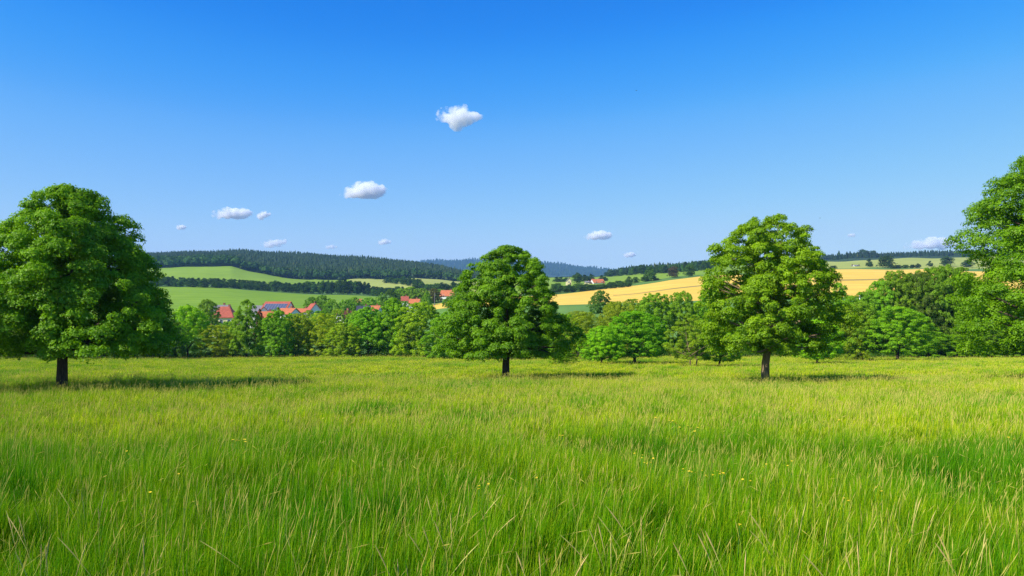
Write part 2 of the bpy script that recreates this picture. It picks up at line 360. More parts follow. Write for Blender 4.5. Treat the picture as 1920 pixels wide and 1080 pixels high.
big_tree(116, 727, 354, 664, 218, BELL, 11, BRIGHT, M['bark'], 9.5, 'largest maple tree with dark trunk at the left edge of the meadow', 300000, lean=(0.2, 0), ncl=850, lob=0.12)
big_tree(948, 703, 464, 669, 130, [(0, 0.85), (0.15, 1.0), (0.35, 0.88), (0.6, 0.69), (0.83, 0.5), (0.93, 0.3), (1, 0.1)], 12, BRIGHT, M['bark'], 7, 'dense dark-trunked maple in the middle of the meadow', 220000, lean=(0.2, 0))
big_tree(1434, 712, 411, 661, 134, [(0, 0.8), (0.1, 0.93), (0.24, 1.0), (0.4, 0.95), (0.55, 0.88), (0.71, 0.77), (0.87, 0.56), (0.97, 0.32), (1, 0.14)], 13, (0.20, 0.37, 0.005, 1), M['bark_light'], 7.5, 'airy light green maple with pale bark at its foot, in front of the wheat field', 190000, 0.068, lean=(0.3, 0), inner=0.35, lob=0.09)
big_tree(2050, 713, 236, 668, 228, [(0, 0.9), (0.16, 1.0), (0.4, 0.95), (0.64, 0.86), (0.83, 0.66), (0.91, 0.44), (1, 0.14)], 14, BRIGHT, M['bark'], 9, 'tallest tree cut off by the right edge of the photo', 330000, 0.078, ncl=850, lob=0.13)

# tree kinds reused along the meadow's edge; unit height 10 m, crown radius 5 m
KIND = {}
def kind(name, seed, h0, prof, nleaf, ncl, leaf, nb, multi=1, r0=0.22, **kw):
    g = np.random.default_rng(seed); (V, Fq, c), Cc = crown(g, 10, h0, prof, 5, ncl, nleaf, leaf, **kw)
    KIND[name] = (mesh_from(name + '_crown', V, Fq, [M['leaf']], c), trunk(g, 10, max(h0, 0.6), r0, Cc, nb, multi=multi, sides=7).mesh(name + '_trunk', M['bark_light'] if multi > 1 else M['bark'], True))
DOME = [(0, 0.7), (0.12, 0.92), (0.3, 1), (0.5, 0.95), (0.7, 0.8), (0.86, 0.55), (0.95, 0.33), (1, 0.12)]
OVAL = [(0, 0.75), (0.2, 1), (0.4, 0.95), (0.6, 0.78), (0.8, 0.52), (0.93, 0.28), (1, 0.08)]
BUSH = [(0, 0.97), (0.2, 1), (0.45, 0.98), (0.65, 0.92), (0.82, 0.76), (0.94, 0.52), (1, 0.3)]
for q in range(2):
    kind('round%d' % q, 30 + q, 1.6, DOME, 78000, 480, 0.095, 22)
    kind('oval%d' % q, 40 + q, 1.0, OVAL, 78000, 480, 0.095, 20)
    kind('thin%d' % q, 60 + q, 0.5, BUSH, 50000, 460, 0.085, 30, r0=0.16, inner=0.45, flat_=0.8, droop=0.1)
for q in range(3): kind('bush%d' % q, 50 + q, 0.15, BUSH, 78000, 520, 0.095, 14, lob=0.17)
kind('twin', 70, 1.9, DOME, 36000, 200, 0.085, 22, multi=2, r0=0.14, inner=0.5, flat_=0.8, droop=0.1)
def tree(kd, px, D, yt, hw, color, label, group='trees along the far edge of the meadow', name='broadleaf_tree', yb=None, cat='tree'):
    s = D / F; loc = at(px, D); Hh = CZ + (YH - yt) * s - loc[2]
    rz = rng.random() * 6.28 if kd != 'twin' else 0.3
    cm, tm = KIND[kd]
    root = empty(name, loc, label, cat, group, rz, (hw * s / 4.5, hw * s / 4.5, Hh / 10))
    a = link('trunk', tm, root)
    j = rng.uniform(0.88, 1.12); b = link('crown', cm, root); b.color = (color[0] * 1.6 * j * rng.uniform(0.9, 1.12), color[1] * 1.5 * j, color[2] * j, 1)
L_ = [  # kind, column, base row (or distance if > 700 -> minus), top row, half width, colour, label
 ('round0', 352, 668, 574, 40, BRIGHT, 'bright green round tree beside the right flank of the largest maple'),
 ('thin0', 408, 668, 610, 40, OLIVE, 'low olive bush below the cream house with the red roof'),
 ('oval0', 462, 668, 563, 36, DARK, 'dark green pointed tree between the cream house and the barn'),
 ('bush0', 520, 668, 583, 36, MID, 'green bushy tree in front of the orange roofed farmhouse'),
 ('bush1', 560, 667, 592, 38, OLIVE, 'yellow-green bushy tree right of the orange farm roofs'),
 ('thin1', 604, 667, 588, 42, OLIVE, 'olive loose tree below the small red house with a white gable'),
 ('bush2', 645, 668, 606, 36, OLIVE, 'low olive tree below the small white house with an orange roof'),
 ('round1', 690, 667, 576, 42, MID, 'mid green tree with visible trunk below the slate roof'),
 ('oval1', 737, 667, 560, 42, MID, 'taller mid green tree with two dark gaps under its crown'),
 ('bush0', 788, 668, 568, 50, (0.17, 0.30, 0.008, 1), 'wide bright yellow-green tree touching the ground below the wheat sliver'),
 ('bush1', 845, 671, 585, 48, (0.14, 0.29, 0.008, 1), 'bright bushy tree just left of the middle maple'),
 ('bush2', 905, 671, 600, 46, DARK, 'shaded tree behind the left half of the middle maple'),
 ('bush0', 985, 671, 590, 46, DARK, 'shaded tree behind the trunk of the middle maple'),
 ('thin0', 1052, 683, 640, 30, MID, 'small pale shrub at the right foot of the middle maple'),
 ('bush2', 1050, 669, 590, 44, MID, 'bushy tree peeping out right of the middle maple'),
 ('thin1', 1100, 671, 586, 50, OLIVE, 'olive tree below the green strip under the wheat'),
 ('round1', 1128, 681, 612, 40, BRIGHT, 'low bright tree joined to the left side of the round tree'),
 ('round0', 1190, 679, 584, 62, (0.125, 0.32, 0.004, 1), 'round bright green tree with short trunk between the two middle maples'),
 ('thin0', 1160, 668, 566, 46, OLIVE, 'olive tree behind the round bright green tree'),
 ('bush1', 1228, 666, 551, 46, DARK, 'dark bushy tree whose top reaches the wheat, left one of three'),
 ('bush0', 1275, 666, 549, 44, DARK, 'dark bushy tree whose top reaches the wheat, middle one of three'),
 ('oval1', 1322, 666, 553, 46, MID, 'tree top reaching the wheat just left of the airy maple'),
 ('twin', 1300, 684, 592, 48, OLIVE, 'olive bush with two bare leaning stems near the airy maple'),
 ('round1', 1349, 683, 600, 42, BRIGHT, 'small tree with thin trunk in front of the hedge left of the airy maple'),
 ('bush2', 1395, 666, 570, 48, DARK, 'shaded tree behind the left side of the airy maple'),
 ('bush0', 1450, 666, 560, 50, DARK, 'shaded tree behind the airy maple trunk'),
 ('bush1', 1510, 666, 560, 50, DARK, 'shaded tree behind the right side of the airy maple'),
 ('round0', 1532, 678, 600, 46, BRIGHT, 'small bright tree with thin trunk right of the airy maple'),
 ('oval0', 1572, 665, 532, 42, MID, 'tall tree right behind the airy maple below the wheat'),
 ('thin1', 1592, 673, 572, 40, OLIVE, 'olive tree on a thin trunk, left one of the pair of thin trunks'),
 ('round1', 1615, 673, 566, 42, MID, 'green tree on a thin trunk, right one of the pair of thin trunks'),
 ('round0', 1683, 674, 576, 60, MID, 'broad green tree with a single short thin trunk at the right hedge'),
 ('bush2', 1625, 665, 548, 48, MID, 'tree beside the white utility pole'),
 ('bush1', 1680, 663.6, 510, 52, DARK, 'tall dark tree whose left top stands against the wheat'),
 ('thin0', 1722, 663.6, 512, 46, (0.07, 0.13, 0.02, 1), 'brownish green tree between the two tall dark trees'),
 ('bush0', 1768, 663.6, 500, 56, DARK, 'tallest dark tree of the right hedge, below the upland field'),
 ('bush2', 1825, 663.6, 530, 54, DARK, 'dark tree left of and behind the tallest tree'),
 ('bush2', 1652, 663.6, 528, 44, MID, 'green tree stepping up to the tall dark trees from the left'), ('bush0', 1702, 663.6, 516, 46, DARK, 'second tall dark tree from the wheat side of the right hedge'), ('bush1', 1745, 663.6, 505, 50, DARK, 'tall dark tree left next to the tallest dark tree of the hedge'), ('bush2', 1792, 663.6, 503, 48, DARK, 'tall dark tree right next to the tallest dark tree of the hedge'), ('bush0', 1860, 663.6, 535, 54, DARK, 'dark tree partly covered by the crown of the tallest tree'),
 ('bush1', 1742, 668, 622, 54, MID, 'low hedge tree at the foot of the tall dark trees'),
 ('bush0', 1805, 668, 628, 54, MID, 'low hedge tree beside the crown of the tallest tree'),
 ('bush2', 1880, 668, 600, 60, DARK, 'dark tree under the crown of the tallest tree'),
 ('bush1', 1950, 668, 590, 60, DARK, 'dark tree behind the tallest tree at the right edge'),
]
for k, px in enumerate(range(-90, 330, 44)):
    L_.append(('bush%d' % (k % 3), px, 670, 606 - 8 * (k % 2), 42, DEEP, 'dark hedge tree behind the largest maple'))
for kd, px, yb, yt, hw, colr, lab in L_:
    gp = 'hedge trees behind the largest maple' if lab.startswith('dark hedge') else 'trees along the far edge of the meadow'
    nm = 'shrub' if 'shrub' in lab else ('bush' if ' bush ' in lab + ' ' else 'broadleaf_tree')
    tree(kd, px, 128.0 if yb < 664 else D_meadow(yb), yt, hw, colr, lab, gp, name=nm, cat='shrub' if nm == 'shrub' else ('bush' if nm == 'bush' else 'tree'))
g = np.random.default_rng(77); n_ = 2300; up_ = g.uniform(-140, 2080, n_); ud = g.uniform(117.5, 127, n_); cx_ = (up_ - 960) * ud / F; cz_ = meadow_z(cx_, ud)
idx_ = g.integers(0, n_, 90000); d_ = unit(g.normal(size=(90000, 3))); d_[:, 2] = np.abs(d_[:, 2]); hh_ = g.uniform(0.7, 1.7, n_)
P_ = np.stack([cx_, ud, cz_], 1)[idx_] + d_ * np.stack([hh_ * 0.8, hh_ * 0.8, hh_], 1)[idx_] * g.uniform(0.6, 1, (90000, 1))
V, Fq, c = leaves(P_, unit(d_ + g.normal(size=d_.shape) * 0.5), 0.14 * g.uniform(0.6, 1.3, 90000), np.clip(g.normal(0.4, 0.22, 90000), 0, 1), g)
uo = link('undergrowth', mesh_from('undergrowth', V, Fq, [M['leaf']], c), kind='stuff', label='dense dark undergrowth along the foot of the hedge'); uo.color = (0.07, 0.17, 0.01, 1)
# second rank behind the hedge and in the village
V_ = [('round0', 388, 190, 562, 24, DARK, 'round dark tree left of the cream house'), ('oval0', 352, 200, 571, 16, DARK, 'small dark tree left of the round dark tree'),
 ('bush1', 430, 175, 603, 30, MID, 'bush below the white gable of the small shed'),
 ('oval1', 487, 180, 580, 12, (0.085, 0.035, 0.02, 1), 'small reddish brown tree left of the farmhouse'),
 ('bush0', 505, 176, 596, 24, MID, 'green tree in front of the white farmhouse wall'), ('oval0', 521, 178, 577, 15, DARK, 'dark pointed tree between the two orange farm roofs'),
 ('round1', 585, 300, 557, 18, DARK, 'dark round tree above the small red house'), ('round0', 604, 300, 554, 19, DARK, 'darker tall round tree right above the small red house'),
 ('bush1', 622, 290, 562, 18, MID, 'green tree right of the small red house'), ('bush2', 650, 300, 562, 20, DARK, 'dark tree left of the slate roof'),
 ('round1', 665, 330, 557, 17, DARK, 'dark tree above the slate roof'), ('round0', 692, 340, 558, 20, MID, 'round tree above the orange roof beside the slate roof'),
 ('bush0', 635, 200, 580, 24, OLIVE, 'olive tree left of the little house with the orange roof'), ('bush2', 668, 190, 583, 22, MID, 'green tree right of the little house with the orange roof'),
 ('oval0', 716, 380, 549, 16, DARK, 'narrow dark tree at the foot of the crop field corner'), ('bush1', 733, 400, 543, 18, DEEP, 'very dark tree left of the red roofs among trees'),
 ('round1', 752, 420, 541, 17, DARK, 'dark round tree behind the lower red roofs'), ('round0', 770, 420, 538, 19, DARK, 'tallest dark tree behind the lower red roofs'),
 ('bush2', 790, 420, 541, 18, DARK, 'dark tree right behind the lower red roofs'), ('oval1', 800, 300, 547, 14, MID, 'light green pointed tree left of the pale pole'),
 ('bush0', 812, 440, 541, 16, (0.06, 0.075, 0.02, 1), 'brownish tree behind the pale pole'), ('bush1', 827, 470, 542, 14, DARK, 'dark tree left of the far orange roof'),
 ('bush0', 868, 400, 540, 26, DARK, 'dark tree hidden beside the middle maple'),
 ('bush1', 560, 185, 588, 26, OLIVE, 'yellow-green tree behind the bushes right of the farm'), ('bush2', 600, 190, 583, 24, MID, 'green tree in front of the small red house'),
 ('round1', 1126, 218, 545, 21, (0.07, 0.16, 0.016, 1), 'single round tree standing in front of the wheat field'),
 ('bush1', 1150, 190, 567, 26, OLIVE, 'olive tree below the single round tree'), ('bush2', 1185, 190, 561, 28, OLIVE, 'olive tree right of the single round tree'),
 ('bush0', 545, 190, 588, 20, MID, 'small green tree in front of the orange roof at the right foot of the barn'), ('bush2', 580, 200, 582, 20, OLIVE, 'olive tree touching the white gable of the small red house'),
 ('bush1', 758, 290, 565, 18, DARK, 'dark tree in front of the dark red roof'), ('bush0', 783, 290, 569, 18, MID, 'green tree in front of the orange roof below the hay field'), ('bush2', 738, 300, 566, 16, DARK, 'dark tree left below the dark red roof'), ('round0', 845, 330, 556, 16, DARK, 'dark tree in front of the far orange roof'), ('bush1', 662, 205, 590, 18, MID, 'green tree beside the little white house'), ('bush0', 690, 250, 583, 22, MID, 'green tree in front of the slate roofed house'),
 ('thin1', 1085, 190, 583, 34, OLIVE, 'yellow-green tree right of the middle maple below the wheat')]
for a in V_: tree(*a, group='trees between the meadow and the village')

# ------------------------------------------------------------------ far trees: one small mesh each, standing on the hills
def far_kind(name, seed, nleaf, leaf, prof, h0=0.6):
    g = np.random.default_rng(seed); (V, Fq, c), Cc = crown(g, 10, h0, prof, 5, 40, nleaf, leaf, csz=(0.25, 0.4), flat_=0.7, droop=0.15)
    return mesh_from(name, V, Fq, [M['farleaf']], c), trunk(g, 8, 1.0, 0.25, Cc, 0, sides=5)
FK = []
for q in range(4):
    me, tb = far_kind('far_tree', 80 + q, 2600, 0.42, [DOME, OVAL, BUSH, DOME][q]); FK.append(me)
def conifer_arrays(g, n, h, rad, tiers=3, sides=7):
    """arrays of n spruces built as tiers of ragged skirts; h, rad per tree"""
    ang = np.arange(sides) * 2 * np.pi / sides; Vs, Fs = [], []; base = 0
    for k in range(tiers):
        z0 = k / tiers * 0.82 + 0.06; z1 = min(1.0, z0 + 0.5 if k < tiers - 1 else 1.0); rr = (1 - z0) ** 0.85
        A = ang[None] + g.random((n, 1)) * 6; jr = rr * g.uniform(0.65, 1.2, (n, sides)); jz = z0 + g.uniform(-0.04, 0.04, (n, sides))
        ring = np.stack([np.cos(A) * jr * rad[:, None], np.sin(A) * jr * rad[:, None], jz * h[:, None]], -1)
        tip = np.stack([np.zeros(n), np.zeros(n), z1 * h], -1)[:, None]
        Vs.append(np.concatenate([ring, tip], 1))
        f = np.array([(s, (s + 1) % sides, sides) for s in range(sides)]) + base; Fs.append(f); base += sides + 1
    Vt = np.concatenate(Vs, 1); Ft = np.concatenate(Fs, 0)
    return Vt, (Ft[None] + (np.arange(n) * Vt.shape[1])[:, None, None]).reshape(-1, 3)
def conifer_mesh(name, seed):
    g = np.random.default_rng(seed); (V, Fq) = conifer_arrays(g, 1, np.array([10.0]), np.array([2.6]), 7, 11)
    V = V.reshape(-1, 3); c = np.stack([g.random(len(V)) * 0.6, g.random(len(V)) * 0.5, np.zeros(len(V))], 1)
    return mesh_from(name, V, Fq, [M['farleaf']], c)
CK = [conifer_mesh('conifer', 95 + q) for q in range(2)]
def far_tree(px, yb, yt, hw, color, label, group, con=False, D=None):
    D = D or D_at(px, yb, 360 if px < 870 else 300); s = D / F; loc = at(px, D); Hh = max(CZ + (YH - yt) * s - loc[2], 2.5)
    o = link('conifer_tree' if con else 'broadleaf_tree', CK[rng.integers(2)] if con else FK[rng.integers(4)], label=label, category='tree', group=group)
    o.location = loc; o.rotation_euler = (0, 0, rng.random() * 6.28); k = hw * s / (2.6 if con else 5); o.scale = (k, k, Hh / 10)
    j = rng.uniform(0.75, 1.2); o.color = tuple(c * j for c in color[:3]) + (1,)
FD, FM = (0.028, 0.072, 0.02), (0.045, 0.115, 0.022)
# row between the two green fields, left
for rank in range(2):
    for px in np.arange(284, 712, 9.5):
        p = px + rng.uniform(-3, 3) + rank * 4; yb = np.interp(p, [285, 422, 515, 607, 680, 712], [537, 540, 547, 552, 553, 556]) - rank * 6
        yt = np.interp(p, [285, 325, 345, 400, 440, 490, 515, 540, 600, 650, 690, 712], [519, 519, 530, 528, 534, 537, 528, 532, 526, 524, 532, 546]) + rng.uniform(-3, 4) + rank * 1
        far_tree(p, yb, min(yt, yb - 12), rng.uniform(7, 11), FD if rng.random() < 0.6 else FM, 'dark green tree in the long row between the two green fields on the left', 'tree row between the green fields')
# copses beside the hay field and behind the village
def strip(pts, tops, step, hw, colr, label, group, ranks=1, con=0.0, dyr=5, keep=1.0):
    xs_, ys_ = np.array(pts, float).T; tx, ty = np.array(tops, float).T
    for rk in range(ranks):
        for px in np.arange(xs_[0], xs_[-1], step):
            if rng.random() > keep: continue
            p = px + rng.uniform(-step / 3, step / 3); yb = np.interp(p, xs_, ys_) - rk * dyr
            yt = np.interp(p, tx, ty) + rng.uniform(-2.5, 3)
            cn = rng.random() < con
            far_tree(p, yb, min(yt, yb - 7), rng.uniform(*hw) * (0.6 if cn else 1), colr if rng.random() < 0.6 else FM, label, group, cn)
strip([(728, 531), (800, 541)], [(728, 523), (745, 519), (770, 519), (800, 532)], 8, (6, 9), FD, 'tree in the copse jutting between the two pale hay fields', 'copse between the hay fields', 2)
strip([(775, 545), (870, 549)], [(775, 538), (820, 532), (870, 528)], 9, (7, 10), FD, 'tree in the copse behind the far orange roof', 'copse behind the far orange roof', 2, dyr=4)
strip([(700, 551), (790, 557)], [(700, 545), (742, 538), (790, 542)], 9, (7, 10), FD, 'dark tree between the hay field and the red village roofs', 'trees above the red village roofs', 2, dyr=5)
strip([(1040, 551), (1180, 538)], [(1040, 532), (1060, 534), (1100, 534), (1120, 540), (1150, 528), (1180, 529)], 8.5, (7, 10), FM, 'hedge tree along the top left edge of the wheat field', 'hedge above the wheat', 2, dyr=3)
strip([(1180, 532), (1240, 524)], [(1180, 519), (1195, 518), (1240, 522)], 12, (8, 11), FD, 'dark bush tree by the pair at the bend of the wheat field', 'bushes at the bend of the wheat')
strip([(1045, 529), (1140, 527)], [(1045, 520), (1085, 515), (1140, 517)], 9, (7, 10), FD, 'tree among the distant houses above the wheat', 'trees among the distant houses', 1, keep=0.8)
strip([(1138, 519), (1345, 506)], [(1138, 511), (1150, 506), (1180, 501), (1195, 499), (1240, 497), (1345, 487)], 7, (6, 10), FD, 'tree in the wooded ridge above the wheat field', 'wooded ridge above the wheat', 3, con=0.35, dyr=3)
far_tree(1083, 532, 511, 12, FM, 'large round tree between the distant pale houses and the red roofed cottage', 'trees among the distant houses')
far_tree(1219, 527, 501, 13, (0.05, 0.13, 0.02), 'large bright green tree in the meadow above the wheat', 'single trees above the wheat')
far_tree(1262, 521, 499, 12, (0.06, 0.055, 0.035), 'brownish round tree at the top edge of the wheat', 'single trees above the wheat')
far_tree(1292, 519, 497, 12, (0.05, 0.12, 0.02), 'bright tree right of the brownish tree', 'single trees above the wheat')
far_tree(1128, 527, 516, 9, FD, 'dark tree right behind the red roofed cottage', 'trees among the distant houses')
# right hand upland
for (p, yb, yt, hw, lab) in [(1630, 501, 485, 8, 'smaller of the two round trees left in the upland field'), (1661, 503, 479, 17, 'largest round tree standing in the upland field'),
    (1744, 500, 489, 6, 'thin small tree left of the right round tree in the upland field'), (1775, 499, 480, 14, 'round tree standing on the right of the upland field'),
    (1721, 503, 494, 6, 'little light green tree on the edge of the upland field'), (1562, 504, 498, 8, 'dark bush right of the airy maple at the field edge'), (1815, 501, 488, 13, 'tree at the field edge left of the tallest tree')]:
    far_tree(p, yb, yt, hw, FD, lab, 'trees in the upland field')
strip([(1672, 504), (1716, 503)], [(1672, 498), (1716, 499)], 7, (5, 7), FD, 'low bush in the hedge beside the largest upland tree', 'upland hedge bushes')
for (p, yt) in [(1573, 469), (1588, 471), (1594, 470), (1605, 473)]:
    far_tree(p, 488, yt, 5, (0.022, 0.05, 0.022), 'spruce in the group of four on the ridge left of the round ridge trees', 'four spruces on the ridge', True, D=1290)
for (p, yt, hw, lab) in [(1619, 467, 11, 'taller round tree on the ridge right of the four spruces'), (1637, 470, 13, 'wider round tree on the ridge next to the taller round one')]:
    far_tree(p, 486, yt, hw, FD, lab, 'round trees on the ridge', D=1285)

# ------------------------------------------------------------------ far woods that read as one mass
def scatter(name, p0, p1, kfun, h, rad, spacing, seed, kindf='con', mat='farleaf', color=(0.02, 0.05, 0.022), label='', tiers=3, sides=6, inside=None):
    g = np.random.default_rng(seed); d0, d1 = kfun
    dmin, dmax = float(np.min(d0(np.arange(p0, p1, 10.)))), float(np.max(d1(np.arange(p0, p1, 10.))))
    ys_ = np.arange(dmin, dmax, spacing); pts = []
    for yv in ys_:
        x0, x1 = (p0 - 960) * yv / F, (p1 - 960) * yv / F; xv = np.arange(x0, x1, spacing) + g.uniform(-0.4, 0.4) * spacing
        pts.append(np.stack([xv + g.normal(0, 0.22, len(xv)) * spacing, yv + g.normal(0, 0.22, len(xv)) * spacing], 1))
    P = np.concatenate(pts); pp = 960 + F * P[:, 0] / P[:, 1]; ok = (P[:, 1] > d0(pp)) & (P[:, 1] < d1(pp)) & (pp > p0) & (pp < p1)
    if inside is not None: ok &= inside(pp, P[:, 1])
    P = P[ok]; pp = pp[ok]; n = len(P); z = far_z(pp, P[:, 1])
    hh = g.normal(1, 0.09, n) * h; rr = g.normal(1, 0.15, n) * rad
    if kindf == 'con': Vt, Ft = conifer_arrays(g, n, hh, rr, tiers, sides)
    else:
        # ragged clumps of leaf faces
        m_ = 46; d = unit(g.normal(size=(n, m_, 3))); d[..., 2] = np.abs(d[..., 2]) * 0.9 - 0.1
        Cn = d * np.stack([rr, rr, hh * 0.5], 1)[:, None] * g.uniform(0.75, 1.05, (n, m_, 1)); Cn[..., 2] += (hh * 0.5)[:, None]
        Nn = unit(d + g.normal(size=d.shape) * 0.35); a = unit(np.cross(Nn, g.normal(size=d.shape))); b = np.cross(Nn, a); Lq = (rr * 0.38)[:, None, None]
        Vt = np.stack([Cn - a * Lq, Cn + b * Lq * 0.8, Cn + a * Lq, Cn - b * Lq * 0.8], 2).reshape(n, m_ * 4, 3)
        Ft = np.arange(n * m_ * 4).reshape(-1, 4)
    Vv = Vt + np.stack([P[:, 0], P[:, 1], z], 1)[:, None]
    tint = np.repeat(np.clip(g.normal(0.4, 0.22, n), 0, 1), Vt.shape[1]); dead = np.repeat((g.random(n) < 0.012) * 1.0, Vt.shape[1])
    o = link(name, mesh_from(name, Vv.reshape(-1, 3), Ft, [M[mat]], np.stack([tint, dead, np.zeros(len(tint))], 1)), kind='stuff', label=label)
    o.color = (*color, 1); print(name, n, len(Ft)); return o
ed = lambda k: (lambda p: np.interp(p, *CUR[k][0]))
scatter('conifer_forest', 240, 905, (lambda p: ed(5)(p) + 8 + np.where(p < 450, 120, 0), lambda p: ed(6)(p) + 60), 13, 3.5, 6.6, 201, color=(0.042, 0.08, 0.042), label='dark spruce forest covering the left hill')
scatter('broadleaf_woodland', 240, 455, (lambda p: ed(5)(p) + 3, lambda p: ed(5)(p) + 130), 13, 6.0, 9, 202, 'leaf', color=(0.04, 0.10, 0.028), label='lighter broadleaf wood below the spruces at the top of the pasture')
scatter('woodland_edge', 455, 880, (lambda p: ed(5)(p) - 6, lambda p: ed(5)(p) + 26 + 60 * np.clip(np.sin(p * 0.045 + 1), 0, 1)), 12, 5.5, 10, 203, 'leaf', color=(0.036, 0.088, 0.026), label='broadleaf trees along the lower edge of the spruce forest')
scatter('ridge_forest', 1530, 1960, (lambda p: ed(6)(p) - 30, lambda p: ed(6)(p) + 40), 10.5, 3.2, 6.5, 205, color=(0.02, 0.045, 0.022), label='dark wood along the right ridge beyond the upland field')
scatter('ridge_wood', 1140, 1420, (lambda p: ed(6)(p) - 60, lambda p: ed(6)(p) + 60), 12, 4, 8, 206, color=(0.026, 0.058, 0.024), label='mixed wood on the ridge behind the airy maple')
scatter('mountain_forest', 700, 1260, (lambda p: p * 0 + 4600, lambda p: p * 0 + 5600), 24, 10, 24, 207, color=(0.02, 0.05, 0.02), label='forest covering the distant blue mountain', tiers=2, sides=5)

# ------------------------------------------------------------------ village houses
def house(px, D, yb, w_, d_, yeave, yridge, rz, wall, roof, label, hip=0.0, gable_front=False, windows=2, chimney=True, solar=False, name='house', cat='house', grp='village houses'):
    s = D / F; x = (px - 960) * s; gz = ground(x, D); zb = gz - 0.3
    ze = CZ + (YH - yeave) * s; zr = CZ + (YH - yridge) * s; hw_, hr = ze - gz, zr - ze
    root = empty(name, (x, D, gz), label, cat, grp, R(rz)); W, Dd = w_ / 2, d_ / 2
    b = MB()   # ridge runs along local x (or y with gable_front)
    if gable_front:
        b.poly([(-W,-Dd,-.4),(W,-Dd,-.4),(W,-Dd,hw_),(0,-Dd,hw_+hr-.05),(-W,-Dd,hw_),(-W,Dd,-.4),(W,Dd,-.4),(W,Dd,hw_),(0,Dd,hw_+hr-.05),(-W,Dd,hw_)],
               [(0,1,2,3,4),(9,8,7,6,5),(0,4,9,5),(1,6,7,2),(0,5,6,1)])
    else:
        b.poly([(-W,-Dd,-.4),(-W,Dd,-.4),(-W,Dd,hw_),(-W+hip,0,hw_+hr-.05),(-W,-Dd,hw_),(W,-Dd,-.4),(W,Dd,-.4),(W,Dd,hw_),(W-hip,0,hw_+hr-.05),(W,-Dd,hw_)],
               [(0,4,3,2,1),(5,6,7,8,9),(0,5,9,4),(1,2,7,6),(0,1,6,5)])
    b.build('wall', wall, root)
    b = MB(); ov = 0.35; th = 0.16
    def slab(p4):
        n = (Vector(p4[1]) - Vector(p4[0])).cross(Vector(p4[-1]) - Vector(p4[0])).normalized() * th
        if n.z < 0: n = -n
        q = [Vector(p) + n * 0.15 for p in p4]; u = [v + n for v in q]; k = len(p4)
        b.poly([tuple(v) for v in q + u], [tuple(range(k))[::-1], tuple(range(k, 2 * k))] + [(i_, (i_ + 1) % k, k + (i_ + 1) % k, k + i_) for i_ in range(k)])
    e = hw_ - ov * hr / (W if gable_front else Dd)
    if gable_front:
        for sg in (-1, 1): slab([(sg*(W+ov), -Dd-ov, e), (sg*(W+ov), Dd+ov, e), (0, Dd+ov, hw_+hr), (0, -Dd-ov, hw_+hr)])
    else:
        for sg in (-1, 1): slab([(-W-ov, sg*(Dd+ov), e), (W+ov, sg*(Dd+ov), e), (W+ov*(hip == 0)-hip, 0, hw_+hr), (-W-ov*(hip == 0)+hip, 0, hw_+hr)])
        if hip:
            for sg in (-1, 1): slab([(sg*(W+ov), -Dd-ov, e), (sg*(W+ov), Dd+ov, e), (sg*(W-hip), 0, hw_+hr)])
    rf = b.build('roof', roof, root)
    if chimney:
        c = MB(); cx = W * 0.35; c.box(cx - .3, cx + .3, 0.15, 0.75, hw_ + hr * 0.55, hw_ + hr + 0.75); c.box(cx - .36, cx + .36, 0.09, 0.81, hw_ + hr + 0.76, hw_ + hr + 0.86); c.build('chimney', M['brick'], rf)
    if solar:
        c = MB(); f0, f1 = 0.10, 0.74; q = []
        for (xx, ff) in ((-W*0.9, f0), (W*0.92, f0), (W*0.92, f1), (-W*0.9, f1)):
            yy = -(Dd + ov) * (1 - ff); q.append((xx, yy, e + (hw_ + hr - e) * ff + th + 0.12))
        c.poly(q + [(a_, b_ - .03, z_ + .06) for a_, b_, z_ in q], [(3,2,1,0),(4,5,6,7),(0,1,5,4),(1,2,6,5),(2,3,7,6),(3,0,4,7)])
        c.build('solar_panel', M['solar'], rf)
    for k in range(windows):
        xw = -W + (k + 0.5) * 2 * W / windows; zt = hw_ * 0.55; c = MB()
        c.box(xw - .55, xw + .55, -Dd - .05, -Dd + .02, zt - .1, zt + 1.3); fr = c.build('window', M['trim'], root)
        c = MB(); c.box(xw - .44, xw - .03, -Dd - .07, -Dd - .052, zt, zt + 1.2); c.box(xw + .03, xw + .44, -Dd - .07, -Dd - .052, zt, zt + 1.2); c.build('pane', M['glass'], fr)
    c = MB(); c.box(W - 1.3, W - .4, -Dd - .06, -Dd + .02, 0, 2.0); dr = c.build('door', M['timber'], root)
    return root
house(422, 250, 622, 7.4, 8, 594.5, 575.5, 4, M['wall_cream'], M['tile_red'], 'cream house with a hipped red tile roof, leftmost in the village', hip=2.3, windows=3)
house(414, 262, 622, 6, 6, 584, 572.5, 0, M['wall_white'], M['tile_grey'], 'pale house with a grey roof just behind the cream house', windows=2)
house(419, 212, 636, 3.0, 5, 614, 606, -28, M['wall_white'], M['tile_dark'], 'small white gabled shed with a slate roof below the cream house', gable_front=True, windows=1, chimney=False)
house(408, 222, 630, 3.6, 5, 617, 607.5, 5, M['wall_white'], M['tile_orange'], 'small orange roofed shed touching the white gabled shed', windows=1, chimney=False)
house(487, 275, 620, 7.5, 9, 585, 573.5, -4, M['wall_white'], M['tile_grey'], 'grey roofed farm building left of the solar barn', windows=2)
house(522, 268, 620, 9.0, 10, 585, 566, -7, M['wall_white'], M['tile_red'], 'red roofed barn with dark solar panels on its slope', windows=3, solar=True, name='barn', cat='barn', chimney=False)
house(494, 256, 618, 3.6, 8, 587, 576, 20, M['wall_white'], M['tile_red'], 'narrow red gabled house wedged left of the solar barn', gable_front=True, windows=1, chimney=False)
house(501, 243, 620, 5.2, 7, 600, 584.5, 8, M['wall_white'], M['tile_orange'], 'white farmhouse with a bright orange roof in front of the barn', windows=2)
